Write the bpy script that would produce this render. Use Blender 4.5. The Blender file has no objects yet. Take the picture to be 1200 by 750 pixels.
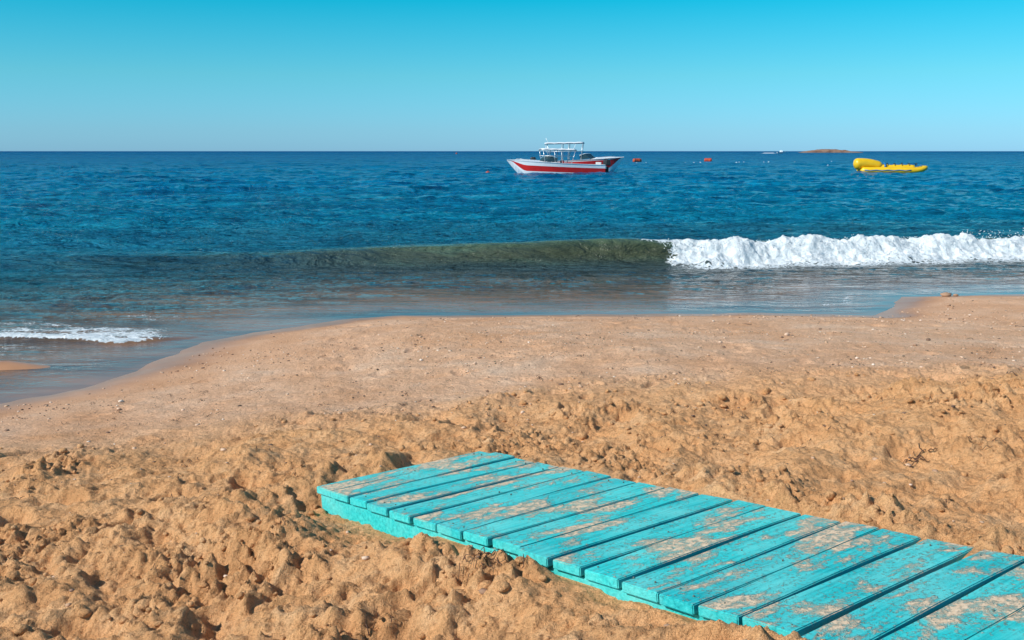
import bpy, bmesh, math, numpy as np
from mathutils import Vector, Matrix
rng = np.random.default_rng(7)
sc = bpy.context.scene
sc.view_settings.view_transform='Standard'; sc.view_settings.look='None'; sc.view_settings.exposure=0

# ---------------------------------------------------------------- noise
_tab={}
def vnoise(x,y,seed):
    if seed not in _tab: _tab[seed]=np.random.default_rng(seed).random((256,256))*2-1
    T=_tab[seed]
    xi=np.floor(x).astype(np.int64); yi=np.floor(y).astype(np.int64)
    fx=x-xi; fy=y-yi
    fx=fx*fx*fx*(fx*(fx*6-15)+10); fy=fy*fy*fy*(fy*(fy*6-15)+10)
    x0=xi&255;x1=(xi+1)&255;y0=yi&255;y1=(yi+1)&255
    return (T[x0,y0]*(1-fx)+T[x1,y0]*fx)*(1-fy)+(T[x0,y1]*(1-fx)+T[x1,y1]*fx)*fy
def fbm(x,y,octv,seed,gain=.5):
    a=1;s=0;n=0
    for i in range(octv):
        s=s+a*vnoise(x,y,seed+i); n+=a; a*=gain
        x,y=(x*.8-y*.6)*2.03+11.3,(x*.6+y*.8)*2.03-7.1
    return s/n
def sstep(a,b,x):
    t=np.clip((x-a)/(b-a),0,1); return t*t*(3-2*t)

# ---------------------------------------------------------------- material helpers
def newmat(name):
    m=bpy.data.materials.new(name); m.use_nodes=True
    nt=m.node_tree; nt.nodes.clear()
    out=nt.nodes.new('ShaderNodeOutputMaterial'); p=nt.nodes.new('ShaderNodeBsdfPrincipled')
    nt.links.new(p.outputs[0],out.inputs[0]); return m,nt,p
def ramp(nt,fac,stops,interp='LINEAR'):
    r=nt.nodes.new('ShaderNodeValToRGB'); cr=r.color_ramp; cr.interpolation=interp
    while len(cr.elements)<len(stops): cr.elements.new(.5)
    for e,(p,c) in zip(cr.elements,stops):
        e.position=p; e.color=(c,c,c,1) if not isinstance(c,tuple) else (*c,1)
    nt.links.new(fac,r.inputs[0]); return r.outputs[0]
def noise(nt,vec,scale,detail=4,rough=.5,dist=0):
    n=nt.nodes.new('ShaderNodeTexNoise'); n.inputs['Scale'].default_value=scale
    n.inputs['Detail'].default_value=detail; n.inputs['Roughness'].default_value=rough
    n.inputs['Distortion'].default_value=dist
    nt.links.new(vec,n.inputs['Vector']); return n.outputs['Fac']
def mapping(nt,vec,scale=(1,1,1),rot=(0,0,0)):
    n=nt.nodes.new('ShaderNodeMapping'); n.inputs['Scale'].default_value=scale; n.inputs['Rotation'].default_value=rot
    nt.links.new(vec,n.inputs[0]); return n.outputs[0]
def objco(nt):
    return nt.nodes.new('ShaderNodeTexCoord').outputs['Object']
def math_(nt,op,a,b=None,clamp=False):
    n=nt.nodes.new('ShaderNodeMath'); n.operation=op; n.use_clamp=clamp
    for i,v in enumerate((a,b)):
        if v is None: continue
        if isinstance(v,(int,float)): n.inputs[i].default_value=v
        else: nt.links.new(v,n.inputs[i])
    return n.outputs[0]
def mix(nt,fac,a,b,blend='MIX'):
    n=nt.nodes.new('ShaderNodeMix'); n.data_type='RGBA'; n.blend_type=blend
    for sock,v in ((n.inputs[0],fac),(n.inputs[6],a),(n.inputs[7],b)):
        if isinstance(v,tuple): sock.default_value=(*v,1)
        elif isinstance(v,(int,float)): sock.default_value=v
        else: nt.links.new(v,sock)
    return n.outputs[2]
def attr(nt,name):
    n=nt.nodes.new('ShaderNodeAttribute'); n.attribute_name=name; return n.outputs['Fac']
def bump(nt,h,dist,strength=1,prev=None):
    b=nt.nodes.new('ShaderNodeBump'); b.inputs['Distance'].default_value=dist
    if isinstance(strength,(int,float)): b.inputs['Strength'].default_value=strength
    else: nt.links.new(strength,b.inputs['Strength'])
    nt.links.new(h,b.inputs['Height'])
    if prev is not None: nt.links.new(prev,b.inputs['Normal'])
    return b.outputs[0]
def simple(name,col,rough=.5,metal=0,var=.12,scale=4,coat=0):
    m,nt,p=newmat(name); co=objco(nt)
    n=noise(nt,co,scale,5,.6)
    dark=tuple(c*(1-var*1.5) for c in col); lite=tuple(min(1,c*(1+var)) for c in col)
    nt.links.new(ramp(nt,n,[(.3,dark),(.7,lite)]),p.inputs['Base Color'])
    p.inputs['Roughness'].default_value=rough; p.inputs['Metallic'].default_value=metal
    p.inputs['Coat Weight'].default_value=coat
    return m

# ---------------------------------------------------------------- mesh helpers
def link(o): sc.collection.objects.link(o); return o
def gridmesh(name,X,Y,Z,attrs,mat):
    ny,nx=X.shape
    me=bpy.data.meshes.new(name)
    co=np.stack([X,Y,Z],-1).reshape(-1,3).astype(np.float32)
    i=np.arange(nx*ny).reshape(ny,nx)
    q=np.stack([i[:-1,:-1],i[:-1,1:],i[1:,1:],i[1:,:-1]],-1).reshape(-1,4).astype(np.int32)
    me.vertices.add(len(co)); me.vertices.foreach_set('co',co.ravel())
    me.loops.add(q.size); me.loops.foreach_set('vertex_index',q.ravel())
    me.polygons.add(len(q)); me.polygons.foreach_set('loop_start',np.arange(0,q.size,4,dtype=np.int32))
    me.update(calc_edges=True)
    me.polygons.foreach_set('use_smooth',np.ones(len(q),dtype=bool))
    for k,v in attrs.items():
        a=me.attributes.new(k,'FLOAT','POINT'); a.data.foreach_set('value',v.ravel().astype(np.float32))
    me.materials.append(mat); me.update()
    return link(bpy.data.objects.new(name,me))
def meshobj(name,verts,faces,mats,fm=None,parent=None,smooth=False):
    me=bpy.data.meshes.new(name); me.from_pydata([tuple(v) for v in verts],[],faces)
    for m in (mats if isinstance(mats,list) else [mats]): me.materials.append(m)
    if fm is not None: me.polygons.foreach_set('material_index',fm)
    if smooth: me.polygons.foreach_set('use_smooth',[True]*len(me.polygons))
    me.update(); o=link(bpy.data.objects.new(name,me)); o.parent=parent; return o
def recalc(o):
    b=bmesh.new(); b.from_mesh(o.data); bmesh.ops.recalc_face_normals(b,faces=b.faces); b.to_mesh(o.data); b.free()
def box(name,c,s,mat,parent=None,bev=.02,taper=1.0,rot=None,seg=2):
    b=bmesh.new(); bmesh.ops.create_cube(b,size=1)
    for v in b.verts:
        k=taper if v.co.z>0 else 1
        v.co=Vector((v.co.x*s[0]*k,v.co.y*s[1]*k,v.co.z*s[2]))
    if bev: bmesh.ops.bevel(b,geom=list(b.edges),offset=bev,segments=seg,affect='EDGES',profile=.5)
    M=Matrix.Translation(c)@(rot if rot is not None else Matrix.Identity(4))
    b.transform(M)
    me=bpy.data.meshes.new(name); b.to_mesh(me); b.free(); me.materials.append(mat)
    o=link(bpy.data.objects.new(name,me)); o.parent=parent; return o
def tubes(name,paths,mat,parent=None,n=8):
    V=[];F=[]
    for pts,r in paths:
        pts=[Vector(p) for p in pts]; base=len(V); m=len(pts)
        rr=r if isinstance(r,(list,tuple)) else [r]*m
        for i,p in enumerate(pts):
            d=(pts[min(i+1,m-1)]-pts[max(i-1,0)]).normalized()
            a=Vector((0,0,1)) if abs(d.z)<.9 else Vector((1,0,0))
            u=d.cross(a).normalized(); w=d.cross(u)
            for k in range(n):
                t=2*math.pi*k/n; V.append(p+(u*math.cos(t)+w*math.sin(t))*rr[i])
        for i in range(m-1):
            for k in range(n):
                F.append((base+i*n+k,base+i*n+(k+1)%n,base+(i+1)*n+(k+1)%n,base+(i+1)*n+k))
        F.append(tuple(base+k for k in range(n))[::-1]); F.append(tuple(base+(m-1)*n+k for k in range(n)))
    o=meshobj(name,V,F,mat,parent=parent,smooth=True); recalc(o); return o
def ico_many(name,C,R,mat,sub=1,squash=.7,jit=.25,attrs=None,parent=None):
    b=bmesh.new(); bmesh.ops.create_icosphere(b,subdivisions=sub,radius=1)
    v0=np.array([v.co[:] for v in b.verts]); b.verts.index_update(); f0=np.array([[v.index for v in f.verts] for f in b.faces]); b.free()
    n=len(C); nv=len(v0)
    S=np.stack([R*rng.uniform(.75,1.35,n),R*rng.uniform(.75,1.35,n),R*rng.uniform(.7,1.2,n)*squash],-1)
    V=v0[None]*S[:,None]*(1+rng.uniform(-jit,jit,(n,nv,1)))
    a=rng.uniform(0,6.28,n); c,s=np.cos(a)[:,None],np.sin(a)[:,None]
    V=np.stack([V[...,0]*c-V[...,1]*s,V[...,0]*s+V[...,1]*c,V[...,2]],-1)+C[:,None]
    F=(f0[None]+(np.arange(n)*nv)[:,None,None]).reshape(-1,3).astype(np.int32)
    me=bpy.data.meshes.new(name); V=V.reshape(-1,3).astype(np.float32)
    me.vertices.add(len(V)); me.vertices.foreach_set('co',V.ravel())
    me.loops.add(F.size); me.loops.foreach_set('vertex_index',F.ravel())
    me.polygons.add(len(F)); me.polygons.foreach_set('loop_start',np.arange(0,F.size,3,dtype=np.int32))
    me.update(calc_edges=True); me.polygons.foreach_set('use_smooth',np.ones(len(F),dtype=bool))
    at=me.attributes.new('rnd','FLOAT','POINT'); at.data.foreach_set('value',np.repeat(rng.random(n),nv).astype(np.float32))
    for kk,vv in (attrs or {}).items():
        at=me.attributes.new(kk,'FLOAT','POINT'); at.data.foreach_set('value',np.full(len(V),vv,np.float32))
    me.materials.append(mat); me.update(); o=link(bpy.data.objects.new(name,me)); o.parent=parent; return o

# ---------------------------------------------------------------- terrain
SH=np.array([(-300,-60),(-80,-10),(-40,2),(-20,5.2),(-12,7),(-8,8.3),(-6,9.1),(-4.95,9.63),(-4.45,10.24),(-4.15,11.2),(-4.05,11.9),(-3.9,12.75),
 (-3.43,13.5),(-2.46,14.55),(-1.64,14.93),(0,14.95),(1.91,15.09),(3.47,15.2),(5.3,15.0),(5.9,15.7),(6.5,16.9),(8.7,17.2),(12,17.8),(20,18.5),(40,20),(80,24),(300,50)],float)
def sdist(x,y):
    d=np.full(x.shape,1e9)
    for (ax,ay),(bx,by) in zip(SH[:-1],SH[1:]):
        dx,dy=bx-ax,by-ay; t=np.clip(((x-ax)*dx+(y-ay)*dy)/(dx*dx+dy*dy),0,1)
        d=np.minimum(d,np.hypot(x-ax-t*dx,y-ay-t*dy))
    return np.where(y<np.interp(x,SH[:,0],SH[:,1]),d,-d)   # + inland
BA=np.array([-.949,4.755,.80]); W=.98
BP=Vector((.783,.622,0)).normalized(); hD=math.sqrt(1-.112**2)
BD=Vector((BP.y*hD,-BP.x*hD,.112)); BN=BD.cross(BP).normalized()
def boardcoords(x,y):
    rx,ry=x-BA[0],y-BA[1]
    a=rx*BP.x+ry*BP.y; s=(rx*BD.x+ry*BD.y)/(hD*hD)
    return a,s,BA[2]+.112*s
BL=5.6
def rough_mask(x,y):
    return sstep(.9,-.9,y-(7.7+.18*x+.7*fbm(x*.5,y*.5,3,40)))
def ground(x,y,fine=True):
    d=sdist(x,y)+.10*fbm(x*1.1,y*1.1,3,20)+.05*fbm(x*3,y*3,2,25)
    h=np.where(d>0,.112*d-.0028*np.clip(d,0,16)**2,.055*d-.0*d)
    h=np.where(d>16,.112*16-.0028*256,h); h=np.maximum(h,-2.5)
    h=h+.18*np.exp(-(((x+6.0)/.75)**2+((y-11.3)/.25)**2))
    h=h+.03*fbm(x*.35,y*.35,2,30)*sstep(.3,3,d)
    a,s,bz=boardcoords(x,y)
    ea=np.maximum(np.maximum(-a,a-W),0); es=np.maximum(np.maximum(-s,s-BL),0); e=np.hypot(ea,es)
    right=sstep(W*.3,W,a)
    target=bz-.115+.095*sstep(.7,1.5,s)-.05*np.exp(-((s-2.05)/.22)**2)+.06*right*sstep(1.5,.5,s)-.005*right+.02*fbm(x*2.2,y*2.2,2,33)
    w=np.exp(-(e/.75)**2)
    h=h*(1-w)+target*w
    rm=rough_mask(x,y)
    if fine:
        L=.090*fbm(x*1.3,y*1.3,3,50)+.066*(fbm(x*3.1,y*3.1,4,60,.55))
        r=1-np.abs(fbm(x*5.3,y*5.3,4,70,.6))*2.2
        L=L+(.024*r+.030*fbm(x*13,y*13,4,80,.7))*(.40+1.0*sstep(-.3,.35,fbm(x*.9+5,y*.9,3,84)))
        pile=sstep(.10,.55,fbm(x*1.7+3,y*1.7,2,85)); L=L+pile*.055*np.abs(fbm(x*9,y*9,4,86,.65))*2
        L=L+.008*fbm(x*38,y*38,2,88)
        damp=1-.45*np.exp(-(e/.10)**2)
        h=h+rm*L*damp
        h=h+(1-rm)*sstep(.2,2.5,d)*(.022*fbm(x*2.5,y*2.5,4,90)+.012*fbm(x*9,y*9,4,95,.6))
        h=h+.13*np.exp(-(((a-.40)/.42)**2+((s+.30)/.17)**2))*(1+.8*fbm(x*6,y*6,3,97))
        h=h+.06*np.exp(-(((a+.35)/.18)**2+((s-.15)/.6)**2))*(1+1.2*fbm(x*6,y*6,3,98))
        h=h-.14*np.exp(-(((x+1.05)/.14)**2+((y-5.40)/.10)**2))
    return h,d,rm,a,s,bz
def axis(segs):
    out=[segs[0][0]]
    for a,b,st in segs:
        n=max(1,int(round((b-a)/st))); out+=list(np.linspace(a,b,n+1)[1:])
    return np.array(out)
def geo(a,b,n): return a+(b-a)*(np.linspace(0,1,n)**2.5)
xs=axis([(-5.2,-3.2,.03),(-3.2,3.6,.0105),(3.6,6,.02),(6,13,.06)])
xs=np.concatenate([(-5.2-(geo(0,300,40)[1:]))[::-1],xs,13+geo(0,300,40)[1:]])
ys=axis([(0,2.4,.05),(2.4,6.8,.0105),(6.8,10,.02),(10,18,.05),(18,30,.4)])
ys=np.concatenate([(-(geo(0,200,30)[1:]))[::-1],ys])
GX,GY=np.meshgrid(xs,ys)
GZ,Gd,Grm,Ga,Gs,Gbz=ground(GX,GY)
def dimple(cx,cy,rx,ry,ang,dep,rim):
    R=max(rx,ry)*2.2
    i0,i1=np.searchsorted(xs,[cx-R,cx+R]); j0,j1=np.searchsorted(ys,[cy-R,cy+R])
    if i1-i0<2 or j1-j0<2: return
    x=GX[j0:j1,i0:i1]-cx; y=GY[j0:j1,i0:i1]-cy; c,s=math.cos(ang),math.sin(ang)
    u=(x*c+y*s)/rx; v=(-x*s+y*c)/ry
    q=np.hypot(u,v)*(1+.35*fbm(GX[j0:j1,i0:i1]*9,GY[j0:j1,i0:i1]*9,3,120))
    GZ[j0:j1,i0:i1]+= -dep*np.exp(-(q**2.6)*1.1)+rim*np.exp(-((q-1.35)/.32)**2)
for i in range(560):
    cx=rng.uniform(-5,7); cy=rng.uniform(1.5,9.6)
    if rough_mask(np.array([cx]),np.array([cy]))[0]<.35 : continue
    k=rng.uniform(.35,1.15)
    dimple(cx,cy,.15*k,.075*k,rng.uniform(0,3.14),rng.uniform(.02,.085)*k,rng.uniform(.004,.022))
for i in range(190):
    cx=rng.uniform(-3.6,11); cy=rng.uniform(8,15.5)
    if sdist(np.array([cx]),np.array([cy]))[0]<.9: continue
    dimple(cx,cy,.13,.07,rng.uniform(0,3.14),rng.uniform(.008,.035),.006)
ins=sstep(.05,-.0,np.maximum(np.maximum(-Ga,Ga-W),np.maximum(-Gs,Gs-BL)))
lim=Gbz-.06+.055*sstep(W-.25,W+.02,Ga)
GZ=np.where(ins>0,np.minimum(GZ,lim*ins+GZ*(1-ins)),GZ)
ww=1+.5*sstep(-2,-4,GX)
wet=np.maximum(sstep(1.25*ww,.2,Gd+.40*fbm(GX*.7,GY*.7,3,130)),.38*sstep(3.6,.8,Gd+.9*fbm(GX*.5,GY*.5,3,131)))

m_sand,nt,p=newmat('sand'); co=objco(nt)
aw=attr(nt,'wet'); ar=attr(nt,'rough')
n1=noise(nt,co,1.3,6,.6); n2=noise(nt,co,45,5,.75); n3=noise(nt,co,4,8,.72); n4=noise(nt,co,260,2,.6)
c_r=ramp(nt,n3,[(.25,(.66,.31,.125)),(.5,(.90,.47,.21)),(.75,(.98,.60,.32))])
c_s=ramp(nt,n1,[(.3,(.84,.44,.23)),(.55,(.92,.55,.335)),(.75,(.98,.67,.46))])
c=mix(nt,ar,c_s,c_r)
c=mix(nt,.85,c,ramp(nt,n2,[(.3,(.50,.44,.39)),(.47,(1,1,1)),(.72,(1.08,1.08,1.08))]),'MULTIPLY')
c=mix(nt,.5,c,ramp(nt,n4,[(.32,(.55,.5,.46)),(.5,(1,1,1)),(.7,(1.08,1.08,1.08))]),'MULTIPLY')
cw=ramp(nt,n1,[(.3,(.33,.155,.075)),(.7,(.46,.235,.125))])
c=mix(nt,aw,c,cw); nt.links.new(c,p.inputs['Base Color'])
nt.links.new(ramp(nt,aw,[(0,.95),(.6,.75),(1,.3)]),p.inputs['Roughness'])
p.inputs['Specular IOR Level'].default_value=.2
dry=math_(nt,'SUBTRACT',1.0,aw,True)
b1=bump(nt,n2,.022,math_(nt,'MULTIPLY',dry,1.0)); b2=bump(nt,n4,.006,math_(nt,'MULTIPLY',dry,.8),b1)
b3=bump(nt,noise(nt,co,14,6,.7),.06,math_(nt,'MULTIPLY',dry,.8),b2)
nt.links.new(b3,p.inputs['Normal'])
gridmesh('sand_beach',GX,GY,GZ,{'wet':wet,'rough':Grm},m_sand)
def gz(x,y):
    i=np.clip(np.searchsorted(xs,x),1,len(xs)-1); j=np.clip(np.searchsorted(ys,y),1,len(ys)-1); return GZ[j,i]
# loose clods of churned sand
n=9000; px=rng.uniform(-4.2,5.5,n); py=rng.uniform(2.5,8.6,n)
a_,s_,_=boardcoords(px,py)
ok=(rng.random(n)<(.08+.92*sstep(.0,.45,fbm(px*1.7+3,py*1.7,2,85))))&(rough_mask(px,py)>.5)&~((a_>-.04)&(a_<W+.04)&(s_>-.04))
px,py=px[ok],py[ok]; R=np.minimum(.004+rng.gamma(1.6,.0045,len(px)),.030)
ico_many('sand_clods',np.stack([px,py,gz(px,py)+R*.25],-1),R,m_sand,2,.75,.10,{'rough':1.0,'wet':.0})

# ---------------------------------------------------------------- sea
ang=np.concatenate([np.linspace(-82,-42,90)[:-1],np.linspace(-42,42,1250),np.linspace(42,82,90)[1:]])*math.pi/180
rr=list(np.arange(7.5,20,.05))+list(np.arange(20,29,.032))
r=29.0; st=.035
while r<9000:
    rr.append(r); st=max(st*1.02 if st<r*r/5200 else r*r/5200,.035); r+=min(st,r*.12)
rr=np.array(rr+[9000,15000])
A_,R_=np.meshgrid(ang,rr); SX=R_*np.sin(A_); SY=R_*np.cos(A_)
d=-sdist(SX,SY)
dw=np.clip(d,0,None)
calm=sstep(.8,5,dw); fade=1/(1+(R_/400)**2)
wx=SX+.6*fbm(SX*.3,SY*.3,2,201)
chop=1-np.abs(fbm(wx*.55,SY*1.25+.1*SX,4,225,.55))*2
chop2=1-np.abs(fbm(wx*.22+3,SY*.55,4,228,.6))*2
Z=calm*.045*fbm(wx*1.0,SY*2.6,4,210,.6)
Z+=calm*sstep(3,14,dw)*(.085*fbm(wx*.42,SY*1.05+.1*SX,3,220,.55)+.17*fbm(wx*.10,SY*.30,3,230,.5)*sstep(9,25,dw)+.085*chop*sstep(9,20,dw)+.10*chop2*sstep(20,50,dw))*1.5
Z+=.16*fbm(wx*.04,SY*.12,2,240)*sstep(20,60,dw)
Z=Z*fade
Z+=.012*(1-calm)*fbm(SX*.8,SY*2.2,3,215)*sstep(.1,1.5,dw)
yc=np.interp(SX,[-40,-20,-7.4,0,5,12.4,20,40],[20.5,21.6,22.1,22.5,23.0,24.6,26.2,30])+.12*fbm(SX*.35,SX*0,2,250)
s=SY-yc
wz=np.exp(-(s/1.1)**2)*sstep(-9,-3,SX); Z=Z*(1-.5*wz)
amp=np.interp(SX,[-40,-16,-10,-7,-2,2,5,12,25,60],[.04,.07,.12,.19,.37,.49,.42,.38,.40,.3])*(1+.14*fbm(SX*.35,SX*0+3,3,251))
front=.33+.28*sstep(-2,-12,SX)
prof=np.where(s<0,np.exp(-(np.abs(s)/front/1.25)**2.0),np.exp(-(s/1.5)**2))
dip=-.10*np.exp(-((s+1.5)/.8)**2)
Z+=amp*prof+amp*dip
for (y0,am,x0,x1,wd,sd) in ((28.6,.17,-40,2,.9,301),(31.5,.12,-4,60,.9,302),(37,.16,-60,9,1.3,303),(46,.16,-60,60,1.6,304),(60,.18,-80,80,2.2,305)):
    yy=y0+.08*SX*(SX>0)+.5*fbm(SX*.08,SX*0+2,2,sd)
    q=SY-yy; Z+=am*np.exp(-(q/np.where(q<0,wd*.6,wd*1.3))**2)*sstep(x0-4,x0+3,SX)*sstep(x1+5,x1-4,SX)*(.6+.5*fbm(SX*.12,SX*0+5,2,sd+7))
sy=np.interp(SX,[-14,-6.7,-5.8,-4.9,-4.2,-3.6],[12.9,13.15,13.0,12.75,13.1,13.9])+.12*fbm(SX*1.4,SX*0+3,3,320)
qs=SY-sy
bore=sstep(-3.9,-5.0,SX)*sstep(-16,-9,SX)
Z+=.05*bore*np.where(qs<0,np.exp(-(qs/.07)**2),np.exp(-(qs/1.1)**2))
brk=sstep(3.1,4.0,SX+.3*fbm(SY*2,SX*2,2,330))
ragged=.28*fbm(SX*1.6,SX*0+9,4,331,.6)
top=np.where(s>0,sstep(.30,.02,s+ragged*.4),1); bot=sstep(-1.25,-.85,s+ragged)
foamw=brk*top*bot
foamtrail=brk*sstep(-2.6,-.9,s+ragged)*sstep(.6,-.5,s)*.60
Z+=foamw*(.03+.19*fbm(SX*1.6,SY*1.8,3,340,.55)+.09*fbm(SX*5.5,SY*6,4,345,.68)+.016*vnoise(SX*20,SY*20,349))
lip=np.exp(-((SX-3.4)/.7)**2)*np.exp(-((s+.02)/.14)**2)
foamw=np.maximum(foamw,lip*.68)
foams=bore*np.where(qs<0,sstep(-.10,-.02,qs),sstep(2.2,.0,qs)*.75)*sstep(-3.6,-4.8,SX)
foams*=np.where(qs>.12,.50+.50*sstep(-.2,.5,fbm(SX*1.4,SY*2.2,4,355)),1)*.93
foams2=sstep(.75,.0,np.abs(SY-14.75-.3*fbm(SX*2,SX*0,3,350)))*sstep(-7.5,-5.4,SX)*sstep(-3.9,-4.8,SX)*.42*(.8+.4*fbm(SX*3,SY*3,3,357))
edge=sstep(.10,.0,np.abs(d-.75-.55*fbm(SX*.9,SY*.9,3,351)))*sstep(3.0,4.2,SX)*sstep(6.3,5.4,SX)*.42
foam=np.clip(np.maximum.reduce([foamw,foamtrail,foams,foams2,edge]),0,1)
face=np.clip(amp/.45*np.exp(-((s+.30)/.50)**2),0,1)*sstep(-13,-3,SX)
crest=np.clip(np.exp(-((s+.02)/.16)**2)*amp/.45,0,1)*sstep(-9,-2,SX)
Zs=np.where(d<0,0,Z)
off=np.log10(1+dw)/3.5

m_sea,nt,p=newmat('sea_water'); co=objco(nt)
ao=attr(nt,'off'); af=attr(nt,'foam'); ac=attr(nt,'face'); acr=attr(nt,'crest')
def L(v): return math.log10(1+v)/3.5
big=noise(nt,mapping(nt,co,(.018,.07,1)),1,4,.55)
aoj=math_(nt,'ADD',ao,math_(nt,'MULTIPLY',math_(nt,'SUBTRACT',big,.5),.10))
cc=ramp(nt,aoj,[(0,(.26,.135,.075)),(L(.9),(.22,.12,.065)),(L(2.8),(.135,.09,.06)),(L(5.5),(.062,.080,.075)),
  (L(9),(.022,.10,.135)),(L(20),(.003,.18,.31)),(L(60),(.001,.155,.35)),(L(300),(.001,.085,.26)),(L(2800),(.001,.050,.19))])
stir=noise(nt,mapping(nt,co,(.5,2.2,2)),1.1,7,.72)
cc=mix(nt,math_(nt,'MULTIPLY',ac,.88),cc,ramp(nt,stir,[(.33,(.030,.034,.018)),(.52,(.070,.074,.032)),(.68,(.075,.115,.065))]))
cc=mix(nt,math_(nt,'MULTIPLY',acr,.55),cc,(.10,.17,.09))  # lit, translucent green of the top edge painted into the colour
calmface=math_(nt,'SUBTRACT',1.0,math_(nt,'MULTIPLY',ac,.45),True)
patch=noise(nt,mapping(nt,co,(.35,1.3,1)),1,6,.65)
cc=mix(nt,math_(nt,'MULTIPLY',calmface,.9),cc,ramp(nt,patch,[(.3,(.25,.33,.42)),(.5,(1,1,1)),(.72,(1.6,1.45,1.3))]),'MULTIPLY')  # light and dark of the ripples painted into the base colour
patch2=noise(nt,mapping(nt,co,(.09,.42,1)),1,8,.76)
cc=mix(nt,ramp(nt,ao,[(L(14),0.0),(L(35),.95)]),cc,ramp(nt,patch2,[(.37,(.18,.30,.42)),(.5,(1,1,1)),(.64,(2.0,1.6,1.35))]),'MULTIPLY')  # broader ripple shading, also painted into the colour, farther out
p.inputs['IOR'].default_value=1.333
nt.links.new(cc,p.inputs['Base Color'])
nt.links.new(ramp(nt,ao,[(0,.04),(L(20),.10),(L(200),.22),(1,.35)]),p.inputs['Roughness'])
nt.links.new(ramp(nt,ao,[(0,.42),(L(10),.45),(L(100),.3),(1,.10)]),p.inputs['Specular IOR Level'])
rip=math_(nt,'MULTIPLY',ramp(nt,ao,[(0,0.0),(L(1.2),.12),(L(3),.6),(L(8),1)]),calmface)
w1=noise(nt,mapping(nt,co,(1.1,2.8,1),(0,0,.15)),2.2,5,.62,.4)
w2=noise(nt,mapping(nt,co,(.35,1.0,1),(0,0,-.12)),1.0,5,.6,.5)
w3=noise(nt,mapping(nt,co,(.05,.17,1)),1.0,5,.6)
b=bump(nt,w1,.26,rip); b=bump(nt,w2,1.3,rip,b); b=bump(nt,w3,5.0,math_(nt,'MULTIPLY',ramp(nt,ao,[(L(20),0),(L(80),1)]),.9),b)
nt.links.new(b,p.inputs['Normal'])
fo=nt.nodes.new('ShaderNodeBsdfPrincipled'); fo.inputs['Roughness'].default_value=.9; fo.inputs['Specular IOR Level'].default_value=.1
fn=noise(nt,co,6,8,.7,.6)
nt.links.new(ramp(nt,fn,[(.3,(.52,.60,.64)),(.58,(.90,.92,.92))]),fo.inputs['Base Color'])
nt.links.new(bump(nt,fn,.12,.9),fo.inputs['Normal'])
vo=nt.nodes.new('ShaderNodeTexVoronoi'); vo.feature='DISTANCE_TO_EDGE'; vo.inputs['Scale'].default_value=4
wv=nt.nodes.new('ShaderNodeVectorMath'); wv.operation='ADD'
nn=nt.nodes.new('ShaderNodeTexNoise'); nn.inputs['Scale'].default_value=4; nt.links.new(co,nn.inputs['Vector'])
nt.links.new(co,wv.inputs[0]); nt.links.new(nn.outputs['Color'],wv.inputs[1]); nt.links.new(wv.outputs[0],vo.inputs['Vector'])
lace=ramp(nt,vo.outputs['Distance'],[(.0,0.0),(.08,.35),(.3,1)])
thr=math_(nt,'ADD',math_(nt,'MULTIPLY',fn,.6),math_(nt,'MULTIPLY',lace,.45))
val=math_(nt,'SUBTRACT',math_(nt,'MULTIPLY',af,1.25),thr)
fac=math_(nt,'MULTIPLY',val,5.0,True)
ms=nt.nodes.new('ShaderNodeMixShader'); nt.links.new(fac,ms.inputs[0]); nt.links.new(p.outputs[0],ms.inputs[1]); nt.links.new(fo.outputs[0],ms.inputs[2])
out=[n for n in nt.nodes if n.type=='OUTPUT_MATERIAL'][0]; nt.links.new(ms.outputs[0],out.inputs[0])
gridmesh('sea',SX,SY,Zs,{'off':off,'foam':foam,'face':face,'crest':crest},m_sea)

m_foam=simple('foam',(.88,.90,.90),.95,var=.06,scale=12)
n=1300
fx=rng.uniform(3.3,24,n)**1.0; fyc=np.interp(fx,[-40,-20,-7.4,0,5,12.4,20,40],[20.5,21.6,22.1,22.5,23.0,24.6,26.2,30])
lump=sstep(.0,.5,fbm(fx*1.3,fx*0+4,3,360))
fy=fyc-.2+rng.normal(0,.15,n)
fz=.38*np.exp(-((fyc-fy)/.6)**2)+.04+.16*lump*rng.random(n)**2
ico_many('wave_spray',np.stack([fx,fy,fz],-1),rng.uniform(.004,.013,n),m_foam,1,.9,.3)

# ---------------------------------------------------------------- boardwalk
m_board,nt,p=newmat('turquoise_painted_wood'); co=objco(nt)
oi=nt.nodes.new('ShaderNodeObjectInfo')
grain=noise(nt,mapping(nt,co,(1.2,28,28)),2.2,6,.65,.3)
base=ramp(nt,grain,[(.28,(.008,.32,.33)),(.5,(.028,.56,.55)),(.75,(.09,.70,.67))])
base=mix(nt,1.0,base,ramp(nt,oi.outputs['Random'],[(0,(.80,.85,.88)),(1,(1.1,1.05,1.02))]),'MULTIPLY')
worn=ramp(nt,noise(nt,co,3.1,7,.7),[(.42,0.0),(.66,1.0)])
base=mix(nt,math_(nt,'MULTIPLY',worn,.5),base,(.25,.70,.63))
chip=ramp(nt,noise(nt,mapping(nt,co,(5,26,6)),2,6,.75),[(.67,0.0),(.70,1.0)])
base=mix(nt,math_(nt,'MULTIPLY',chip,.6),base,(.10,.22,.19))
ms1=noise(nt,mapping(nt,co,(1.3,2.2,1)),1.7,9,.70,.25)
sandm=ramp(nt,ms1,[(.505,0.0),(.55,1.0)])
speck=ramp(nt,noise(nt,co,60,4,.8),[(.56,0.0),(.63,1.0)])
near=ramp(nt,ms1,[(.38,0.0),(.53,1.0)])
geo_n=nt.nodes.new('ShaderNodeNewGeometry')
sx=nt.nodes.new('ShaderNodeSeparateXYZ'); nt.links.new(geo_n.outputs['Normal'],sx.inputs[0])
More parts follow.
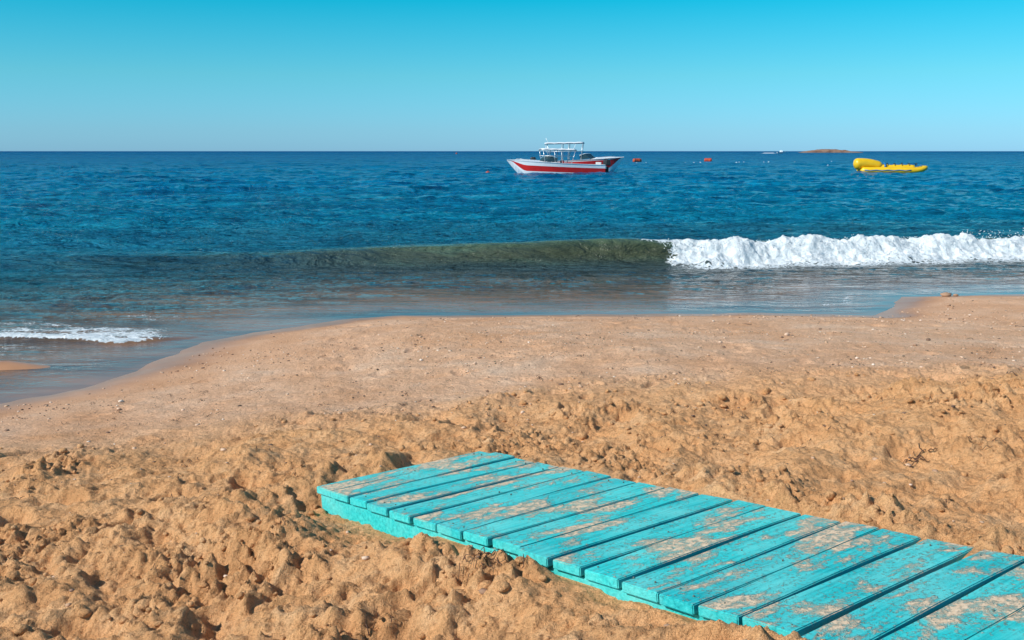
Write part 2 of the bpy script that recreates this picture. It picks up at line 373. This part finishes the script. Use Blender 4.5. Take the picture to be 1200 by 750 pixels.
upm=ramp(nt,sx.outputs[2],[(.75,0.0),(.92,1.0)])
sm=math_(nt,'MAXIMUM',math_(nt,'MULTIPLY',sandm,ramp(nt,noise(nt,co,30,5,.8),[(.36,.25),(.52,1.0)])),math_(nt,'MULTIPLY',speck,near))
sm=math_(nt,'MULTIPLY',sm,upm)
sm=math_(nt,'MULTIPLY',sm,.88)
cb=mix(nt,sm,base,ramp(nt,noise(nt,co,90,3,.7),[(.3,(.72,.43,.25)),(.7,(.94,.64,.42))]))
nt.links.new(cb,p.inputs['Base Color'])
nt.links.new(ramp(nt,sm,[(0,.6),(1,.95)]),p.inputs['Roughness']); p.inputs['Specular IOR Level'].default_value=.25
bb=bump(nt,grain,.006,.7); bb=bump(nt,sm,.008,.8,bb); bb=bump(nt,noise(nt,co,120,3,.7),.003,.6,bb)
nt.links.new(bb,p.inputs['Normal'])
bw=link(bpy.data.objects.new('wooden_boardwalk',None))
bw.matrix_world=Matrix((( BP.x,-BD.x,BN.x,BA[0]),(BP.y,-BD.y,BN.y,BA[1]),(BP.z,-BD.z,BN.z,BA[2]),(0,0,0,1)))
pos=0; i=0; rb=np.random.default_rng(3)
while pos<BL:
    w=.158+rb.uniform(-.018,.014); gap=.010+.006*rb.random()+(.012 if i%4==3 else 0)
    b=bmesh.new(); bmesh.ops.create_cube(b,size=1)
    x0=rb.uniform(-.014,.008); x1=W+rb.uniform(-.008,.016)
    for v in b.verts: v.co=Vector((x0+(v.co.x+.5)*(x1-x0),v.co.y*w,v.co.z*.034))
    ed=[e for e in b.edges if abs(e.verts[0].co.x-e.verts[1].co.x)>.5]
    bmesh.ops.subdivide_edges(b,edges=ed,cuts=16)
    bmesh.ops.bevel(b,geom=[e for e in b.edges if len(e.link_faces)==2 and e.calc_face_angle(0)>1],offset=.0035,segments=2,affect='EDGES')
    ph=rb.uniform(0,9); tw=rb.uniform(-.006,.006); yaw=rb.uniform(-.007,.007); dz=rb.uniform(-.005,.004)
    for v in b.verts:
        x=v.co.x; v.co.z+=-.017+dz+.0025*math.sin(x*4+ph)+tw*(x-.5)*(v.co.y/w)*1.5
        v.co.y+=yaw*(x-.5)+.002*math.sin(x*7+ph*2)*(1 if v.co.y>0 else .6)
        v.co.y-=pos+w/2
    me=bpy.data.meshes.new('plank_%d'%(i+1)); b.to_mesh(me); b.free(); me.materials.append(m_board)
    o=link(bpy.data.objects.new('plank_%d'%(i+1),me)); o.parent=bw
    pos+=w+gap; i+=1
m_under=simple('weathered_joist',(.05,.16,.15),.8,var=.4,scale=9)
for k,xx in enumerate((.035,W/2,W-.045)):
    box('rail_%d'%(k+1),(xx,-pos/2,-.036-.047),(.04,pos-.03,.086),m_board if k==0 else m_under,bw,.004)
box('end_board',(W/2,-.022,-.037-.045),(W-.14,.03,.08),m_board,bw,.004)
m_nail=simple('nail_heads',(.14,.16,.13),.6,.4)
NP=[]
rb2=np.random.default_rng(3)
for k in range(i):
    for xx in (.05,W/2,W-.06):
        for q in (-.04,.04):
            if rb2.random()<.35: continue
            y_=-(k+.5)*(pos/i)+q+rb2.normal(0,.007); x_=xx+rb2.normal(0,.01)
            NP.append(([(x_,y_,-.006),(x_,y_,.0015)],.0032))
tubes('nails',NP,m_nail,bw,6)

# ---------------------------------------------------------------- boats
m_white=simple('white_gelcoat',(.86,.87,.87),.25,var=.04,scale=1.2,coat=.3)
m_red=simple('red_paint',(.68,.02,.015),.35,var=.12,scale=1.5,coat=.3)
m_dark=simple('dark_rubber',(.02,.022,.025),.5)
m_glass=simple('tinted_glass',(.03,.06,.07),.08)
m_metal=simple('polished_rail',(.62,.63,.64),.3,.5)
m_cloth=simple('white_canvas',(.75,.77,.78),.9,var=.08,scale=3)
m_seat=simple('grey_seat',(.55,.56,.56),.7)
m_inside=simple('cockpit_liner',(.55,.60,.62),.6)
def speedboat(name,Ln,beam,zs,zb,stripe,canopy,redtop=False):
    root=link(bpy.data.objects.new(name,None))
    N=36; prof=[]
    def bhf(t): return max(beam/2*(1-max(0,(t-.42)/.58)**2.3)*(.93+.07*min(1,t*3)),.015)
    def zsf(t): return zs+(zb-zs)*t**1.6
    for k in range(N+1):
        t=k/N
        bh=bhf(t); z_s=zsf(t)
        rk=max(0,(t-.82)/.18)
        kz=-.42+(z_s+.36)*rk**1.15
        cz=min(kz+.34+.16*t,z_s-.05); ch=bh*(.90-.20*t**3)
        x=Ln*t
        def pt(f): return (x, ch+(bh-ch)*f**.8, cz+(z_s-cz)*f)
        flo=.38
        pr=[(x,0,kz),(x,ch,cz),pt(stripe[0]),pt(stripe[1]),pt(.95),(x,bh+.035,z_s),(x,max(bh-.13,.005),z_s+.03)]
        if t<.60: pr+=[(x,max(bh-.16,.004),flo),(x,0,flo)]
        else: pr+=[(x,max(bh-.13,.005)*.55,z_s+.12*(1-rk*.8)),(x,0,z_s+.18*(1-rk*.9))]
        prof.append(pr)
    M=len(prof[0]); V=[];F=[];fm=[]
    for pr in prof:
        V+=pr
        V+=[(a,-b_,c_) for a,b_,c_ in pr]
    mi=[0,0,1,0,1 if redtop else 0,0,2,2]
    for k in range(N):
        for j in range(M-1):
            a=k*2*M+j; b_=(k+1)*2*M+j
            mm=mi[j] if not(j>=6 and k/N>=.57) else 0
            F.append((a,b_,b_+1,a+1)); fm.append(mm)
            F.append((a+M+1,b_+M+1,b_+M,a+M)); fm.append(mm)
    F.append(tuple(range(0,7))+tuple(range(M+6,M-1,-1))); fm.append(0)
    o=meshobj('hull',V,F,[m_white,m_red,m_inside],fm,root)
    bmx=bmesh.new(); bmx.from_mesh(o.data); bmesh.ops.remove_doubles(bmx,verts=bmx.verts,dist=.002); bmesh.ops.recalc_face_normals(bmx,faces=bmx.faces); bmx.to_mesh(o.data); bmx.free()
    h=beam/2
    x0=Ln*.60; zz=zsf(.6)+.14
    V=[(x0+.75,-.25,zz),(x0+.75,.25,zz),(x0+.1,h*.86,zz),(x0-.9,h*.90,zz-.1),(x0-.9,-h*.90,zz-.1),(x0+.1,-h*.86,zz)]
    T=[(x0+.15,-.22,zz+.5),(x0+.15,.22,zz+.5),(x0-.4,h*.80,zz+.5),(x0-.95,h*.86,zz+.32),(x0-.95,-h*.86,zz+.32),(x0-.4,-h*.80,zz+.5)]
    meshobj('windscreen',V+T,[(0,1,7,6),(1,2,8,7),(2,3,9,8),(5,0,6,11),(4,5,11,10)],m_glass,parent=root)
    tubes('windscreen_frame',[([T[4],T[5],T[0],T[1],T[2],T[3]],.035)],m_white,root)
    box('console',(x0-.45,-.45,.38+.45),(.6,.7,.9),m_white,root,.06,.85)
    for k,(sx_,sy_) in enumerate(((x0-1.4,-.5),(x0-1.4,.5))):
        box('seat_%d'%(k+1),(sx_,sy_,.38+.3),(.5,.55,.5),m_seat,root,.08)
        box('seat_back_%d'%(k+1),(sx_-.25,sy_,.38+.75),(.14,.52,.6),m_red,root,.05)
    box('rear_bench',(.75,0,.38+.28),(.6,beam*.78,.5),m_seat,root,.08)
    box('rear_bench_back',(.42,0,.38+.70),(.14,beam*.78,.45),m_seat,root,.05)
    ca,cb_,ch_=canopy; P=[]
    for sgn in (-1,1):
        y=sgn*h*.88
        for xx,xt in ((ca+.5,ca+.1),((ca+cb_)/2-.3,(ca+cb_)/2-.2),((ca+cb_)/2+.4,(ca+cb_)/2+.5),(cb_-.3,cb_-.1)):
            P.append(([(xx,y,zs+.05),(xt,y*.96,ch_-.05)],.03))
        P.append(([(ca,y*.96,ch_-.04),(cb_,y*.96,ch_-.04)],.035))
        P.append(([(ca+.1,y*.97,(zs+ch_)/2+.1),(cb_-.1,y*.97,(zs+ch_)/2+.1)],.022))
    for xx in np.linspace(ca,cb_,5): P.append(([(xx,-h*.85,ch_-.04),(xx,0,ch_+.03),(xx,h*.85,ch_-.04)],.03))
    tubes('canopy_frame',P,m_metal,root)
    V=[];F=[];nx,ny=12,8
    for a in range(nx+1):
        for c_ in range(ny+1):
            u=a/nx; v=c_/ny*2-1
            V.append((ca+(cb_-ca)*u,v*h*.9,ch_+.10*(1-v*v)-.02*math.cos(u*8*math.pi)))
    for a in range(nx):
        for c_ in range(ny):
            q=a*(ny+1)+c_; F.append((q,q+1,q+ny+2,q+ny+1))
    o=meshobj('canopy',V,F,m_cloth,parent=root,smooth=True); sm_=o.modifiers.new('s','SOLIDIFY'); sm_.thickness=.03
    P=[]
    for sgn in (-1,1):
        top_=[]
        for t in np.linspace(.68,.90,5):
            bh=max(bhf(t)-.15,.03); z_s=zsf(t)
            top_.append((Ln*t,sgn*bh,z_s+.18)); P.append(([(Ln*t,sgn*bh,z_s+.03),(Ln*t,sgn*bh,z_s+.18)],.014))
        P.append((top_,.018))
    tubes('bow_rail',P,m_metal,root)
    for k,yy in enumerate((-.38,.38)):
        box('motor_cowling_%d'%(k+1),(-.42,yy,zs+.22),(.62,.42,.62),m_dark,root,.12,.8)
        box('motor_leg_%d'%(k+1),(-.40,yy,.15),(.26,.16,1.5),m_dark,root,.04)
        box('motor_bracket_%d'%(k+1),(-.12,yy,zs-.25),(.3,.3,.3),m_metal,root,.02)
    tubes('antenna',[([(ca+.3,h*.6,ch_),(ca,h*.6,ch_+.6)],.02)],m_white,root)
    return root
b1=speedboat('speedboat',9.6,2.7,1.05,1.40,(.26,.70),(2.9,6.3,2.45))
b1.location=(9.0,103.0,.0); b1.rotation_euler=(0,math.radians(-.8),math.radians(180+8))
b2=speedboat('speedboat',9.2,2.9,1.25,1.60,(.28,.9),(.9,5.0,3.15),True)
b2.location=(2.7,110.5,.0); b2.rotation_euler=(0,math.radians(-1.0),math.radians(-6))
m_yel=simple('yellow_pvc',(.88,.52,.01),.35,var=.1,scale=1.0,coat=.2)
m_blue=simple('blue_pvc',(.02,.16,.42),.4)
inf=link(bpy.data.objects.new('inflatable_tow_boat',None)); inf.location=(36.6,111.2,.05); inf.rotation_euler=(0,0,math.radians(-5))
def tp(f,r,n=26):
    P=[];R=[]
    for k in range(n+1):
        t=k/n; P.append(f(t)); R.append(r(t))
    return (P,R)
endr=lambda t,a: math.sqrt(max(.004,1-(max(0,(a-t)/a))**2))*math.sqrt(max(.004,1-(max(0,(t-1+a)/a))**2))
tubes('side_tube',[tp(lambda t,sg=sg:(.6+7.2*t,sg*(.75-.6*max(0,(t-.75)/.25)**2),.30+.45*max(0,(t-.78)/.22)**2),lambda t:.36*endr(t,.06)*(1-.35*max(0,t-.7)/.3)) for sg in(-1,1)],m_yel,inf,16)
tubes('center_tube',[tp(lambda t:(.4+6.2*t,0,.55),lambda t:.38*endr(t,.06))],m_yel,inf,16)
tubes('bow_cylinder',[tp(lambda t:(.0+3.1*t,-.15+.2*t,.95-.25*t+.18*math.sin(t*3.1)),lambda t:(.64-.20*t)*endr(t,.16))],m_yel,inf,20)
tubes('end_ring',[tp(lambda t:(3.25+.0*t,.55*math.cos(6.283*t),.75+.3*math.sin(6.283*t)),lambda t:.10)],m_blue,inf,10)
for k in range(5):
    xx=3.6+.75*k
    tubes('handle_%d'%(k+1),[([(xx,-.28,.8),(xx,-.2,1.05),(xx,.2,1.05),(xx,.28,.8)],.045)],m_dark,inf)
    box('seat_pad_%d'%(k+1),(xx+.35,0,.92),(.32,.40,.06),m_blue,inf,.02)
tubes('grab_line',[([(1+.6*k,-1.11+.02*(k%2),.36-.08*(k%2)) for k in range(9)],.05)],m_blue,inf)
m_or=simple('orange_buoy_plastic',(.50,.07,.02),.5,var=.2,scale=3); m_wb=simple('white_float',(.78,.78,.76),.5)
def barrel(x,y,L_,r_,ang_):
    root=link(bpy.data.objects.new('mooring_buoy',None)); root.location=(x,y,.12); root.rotation_euler=(0,0,ang_)
    tubes('drum',[tp(lambda t:(L_*(t-.5),0,.25),lambda t:r_*endr(t,.10)*(1+.05*(int(t*12)%4==0)))],m_or,root,18)
    tubes('bands',[([(L_*c_-.07,0,.25),(L_*c_+.07,0,.25)],r_*1.07) for c_ in(-.28,.28)],m_dark if x<30 else m_red,root,18)
    tubes('eye',[([(L_*.5,0,.25),(L_*.62,0,.30)],.06)],m_metal,root)
barrel(26.8,222,1.9,.46,.3); barrel(43.5,230,1.7,.46,-.2)
def ball(x,y,r_,mat):
    root=link(bpy.data.objects.new('marker_buoy',None)); root.location=(x,y,.05)
    tubes('float',[tp(lambda t:(0,0,-r_+2.1*r_*t),lambda t:r_*math.sqrt(max(.01,1-(2*t-1)**2))*(1-.1*t),14)],mat,root,16)
    tubes('top_eye',[([(0,0,r_),(0,0,r_*1.5)],r_*.16)],m_dark,root)
ball(-2.5,107,.28,m_or); ball(-46,860,.9,m_or)
C=[]
for k in range(22):
    u=k/21; x_=24+u*48+rng.normal(0,1.2); C.append((x_,205+u*20+rng.normal(0,4),.06))
for k in range(7): C.append((52+k*5.6+rng.normal(0,1.5),168-k*2.5+rng.normal(0,4),.06))
for k in range(8): C.append((84+k*3.8+rng.normal(0,1.4),186+rng.normal(0,5),.06))
C=np.array(C); ico_many('float_line',C,rng.uniform(.08,.18,len(C)),m_wb,2,.9,.02)
fb=link(bpy.data.objects.new('motorboat',None)); fb.location=(258,1010,.3)
V=[];F=[]
for k in range(9):
    t=k/8; hb=1.6*(1-t**2.6)+.02; zt=1.1+.7*t*t
    V+=[(9*t,-hb,zt),(9*t-.6*t,0,-.5+1.4*t**3),(9*t,hb,zt)]
for k in range(8):
    a=3*k; F+=[(a,a+3,a+4,a+1),(a+1,a+4,a+5,a+2),(a+2,a+5,a+3,a)]
F.append((0,1,2)); o=meshobj('hull',V,F,m_white,parent=fb); recalc(o)
box('cabin',(4,0,2.0),(3,2,1.6),m_white,fb,.2,.7); box('wake',(-8,0,.1),(14,2.0,.5),m_foam,fb,.2,.6)

m_rock,nt,p=newmat('islet_rock'); co=objco(nt)
nt.links.new(ramp(nt,noise(nt,mapping(nt,co,(1,1,3)),.12,7,.7),[(.3,(.10,.05,.035)),(.5,(.26,.14,.09)),(.7,(.38,.25,.18))]),p.inputs['Base Color']); p.inputs['Roughness'].default_value=.95
nt.links.new(bump(nt,noise(nt,co,.4,6,.7),1.5,1),p.inputs['Normal'])
ix=np.linspace(-46,48,160); iy=np.linspace(-16,16,50); IX,IY=np.meshgrid(ix,iy)
env=np.interp(IX,[-46,-40,-30,-12,0,14,22,28,40,48],[-1,.8,2.6,4.6,5.0,4.0,3.2,1.4,1.2,-1])
IZ=(env+1)*(np.clip(1-(IY/16)**2,0,1)**.35)-1+1.2*fbm(IX*.18,IY*.2,4,400,.6)
g=gridmesh('rocky_island',IX,IY,IZ,{},m_rock); g.location=(459,1500,0)

# ---------------------------------------------------------------- beach litter
m_peb,nt,p=newmat('pebble')
nt.links.new(ramp(nt,attr(nt,'rnd'),[(0,(.10,.06,.04)),(.3,(.32,.18,.11)),(.6,(.58,.36,.22)),(.9,(.68,.47,.33)),(1,(.78,.64,.52))]),p.inputs['Base Color']); p.inputs['Roughness'].default_value=.85
n=22000; px=rng.uniform(-5,11,n); py=rng.uniform(2.4,16.5,n); dd=sdist(px,py); pr_=rough_mask(px,py)
dens=np.where(pr_>.5,.12,.2+.8*sstep(-.1,.3,fbm(px*.4,py*.8,3,410)))
a_,s_,_=boardcoords(px,py); ok=(rng.random(n)<dens)&(dd>.35)&~((a_>-.05)&(a_<W+.05)&(s_>-.05))
px,py=px[ok],py[ok]; R=rng.gamma(2.0,.0026,len(px))+.003; R=np.minimum(R,.02)
ico_many('pebbles',np.stack([px,py,gz(px,py)+R*.2],-1),R,m_peb,1,.6,.25)
def P3(x,y,dz=0): return np.array([x,y,float(gz(np.array([x]),np.array([y]))[0])+dz])
st=np.array([P3(7.1,16.6,.03),P3(7.28,16.65,.02),P3(8.9,12.2,.01),P3(6.6,15.3,.01),P3(4.3,10.4,.01),P3(3.0,11.0,.01)])
ico_many('beach_stones',st,np.array([.07,.04,.03,.03,.03,.025]),m_peb,2,.7,.15)
m_deb=simple('dry_seaweed',(.12,.055,.03),.85,var=.5,scale=20)
def debris(n_,cx,cy,spread,lmin,lmax,rad,seed):
    rg=np.random.default_rng(seed); out_=[]
    for k in range(n_):
        x=cx+rg.normal(0,spread); y=cy+rg.normal(0,spread*.8); an=rg.uniform(0,6.28); L_=rg.uniform(lmin,lmax); pts=[]
        a_,s_,_=boardcoords(x,y)
        if -.06<a_<W+.06 and s_>-.1: continue
        m_=6
        for q in range(m_):
            pts.append(tuple(P3(x,y,.002+.008*rg.random()+(.02*math.sin(q/5*3.1)*rg.random())))); an+=rg.normal(0,.3); x+=L_/m_*math.cos(an); y+=L_/m_*math.sin(an)
        out_.append((pts,[rad*(1-.12*q)*rg.uniform(.7,1.3) for q in range(m_)]))
    return out_
D_=[]
D_+=debris(22,-.10,3.42,.07,.04,.12,.0018,1)
D_+=debris(14,.14,3.38,.06,.04,.12,.0016,2)
D_+=debris(34,-1.05,5.42,.07,.05,.12,.003,3)
D_+=debris(10,2.28,5.55,.03,.05,.10,.004,4)
D_+=debris(6,2.75,5.6,.1,.06,.16,.0025,5)
D_+=debris(9,4.0,7.6,.15,.06,.25,.004,6)
rg=np.random.default_rng(9)
for k in range(190):
    D_+=debris(int(rg.integers(1,5)),rg.uniform(-4,5.5),rg.uniform(2.8,9.5),.03,.015,.07,.0022,100+k)
for k in range(8): D_+=debris(1,rg.uniform(-2,8),rg.uniform(10,14.5),.02,.08,.2,.004,300+k)
tubes('seaweed_debris',D_,m_deb,n=5)

# ---------------------------------------------------------------- light, sky, camera
EL=39
sun_dir=Vector((-.70,-.40,0)).normalized()*math.cos(math.radians(EL)); sun_dir.z=math.sin(math.radians(EL))
sd=bpy.data.lights.new('sun','SUN'); sd.energy=5.0; sd.angle=math.radians(.5); sd.color=(1,.955,.88)
so=link(bpy.data.objects.new('sun',sd)); so.rotation_euler=sun_dir.to_track_quat('Z','Y').to_euler(); so.location=(-20,-20,30)
w=bpy.data.worlds.new('World'); sc.world=w; w.use_nodes=True; nt=w.node_tree; nt.nodes.clear()
out=nt.nodes.new('ShaderNodeOutputWorld'); bg=nt.nodes.new('ShaderNodeBackground'); bg.inputs[1].default_value=.105
sky=nt.nodes.new('ShaderNodeTexSky'); sky.sky_type='NISHITA'; sky.sun_disc=False
sky.sun_elevation=math.radians(EL); sky.sun_rotation=math.atan2(sun_dir.x,sun_dir.y)
sky.air_density=1.0; sky.dust_density=.3; sky.ozone_density=2.0
tc=nt.nodes.new('ShaderNodeTexCoord'); sp=nt.nodes.new('ShaderNodeSeparateXYZ'); nt.links.new(tc.outputs['Generated'],sp.inputs[0])
k=2.0
def q3(a): return tuple(v/k for v in a)
g=ramp(nt,sp.outputs[2],[(0,q3((.40,.90,1.72))),(.02,q3((.38,.88,1.52))),(.07,q3((.29,.95,1.22))),(.145,q3((.0,1.0,1.16))),(.35,q3((.06,.95,1.2))),(.9,q3((.45,.92,1.1)))])
gm=mix(nt,1.0,sky.outputs[0],g,'MULTIPLY')
vm=nt.nodes.new('ShaderNodeVectorMath'); vm.operation='SCALE'; vm.inputs['Scale'].default_value=k; nt.links.new(gm,vm.inputs[0])
nt.links.new(vm.outputs[0],bg.inputs[0]); nt.links.new(bg.outputs[0],out.inputs[0])
cd=bpy.data.cameras.new('camera'); cd.lens=36; cd.sensor_width=36; cd.clip_start=.1; cd.clip_end=30000
cam=link(bpy.data.objects.new('camera',cd)); cam.location=(0,0,2.4); cam.rotation_euler=(math.radians(90-9.37),0,0)
sc.camera=cam
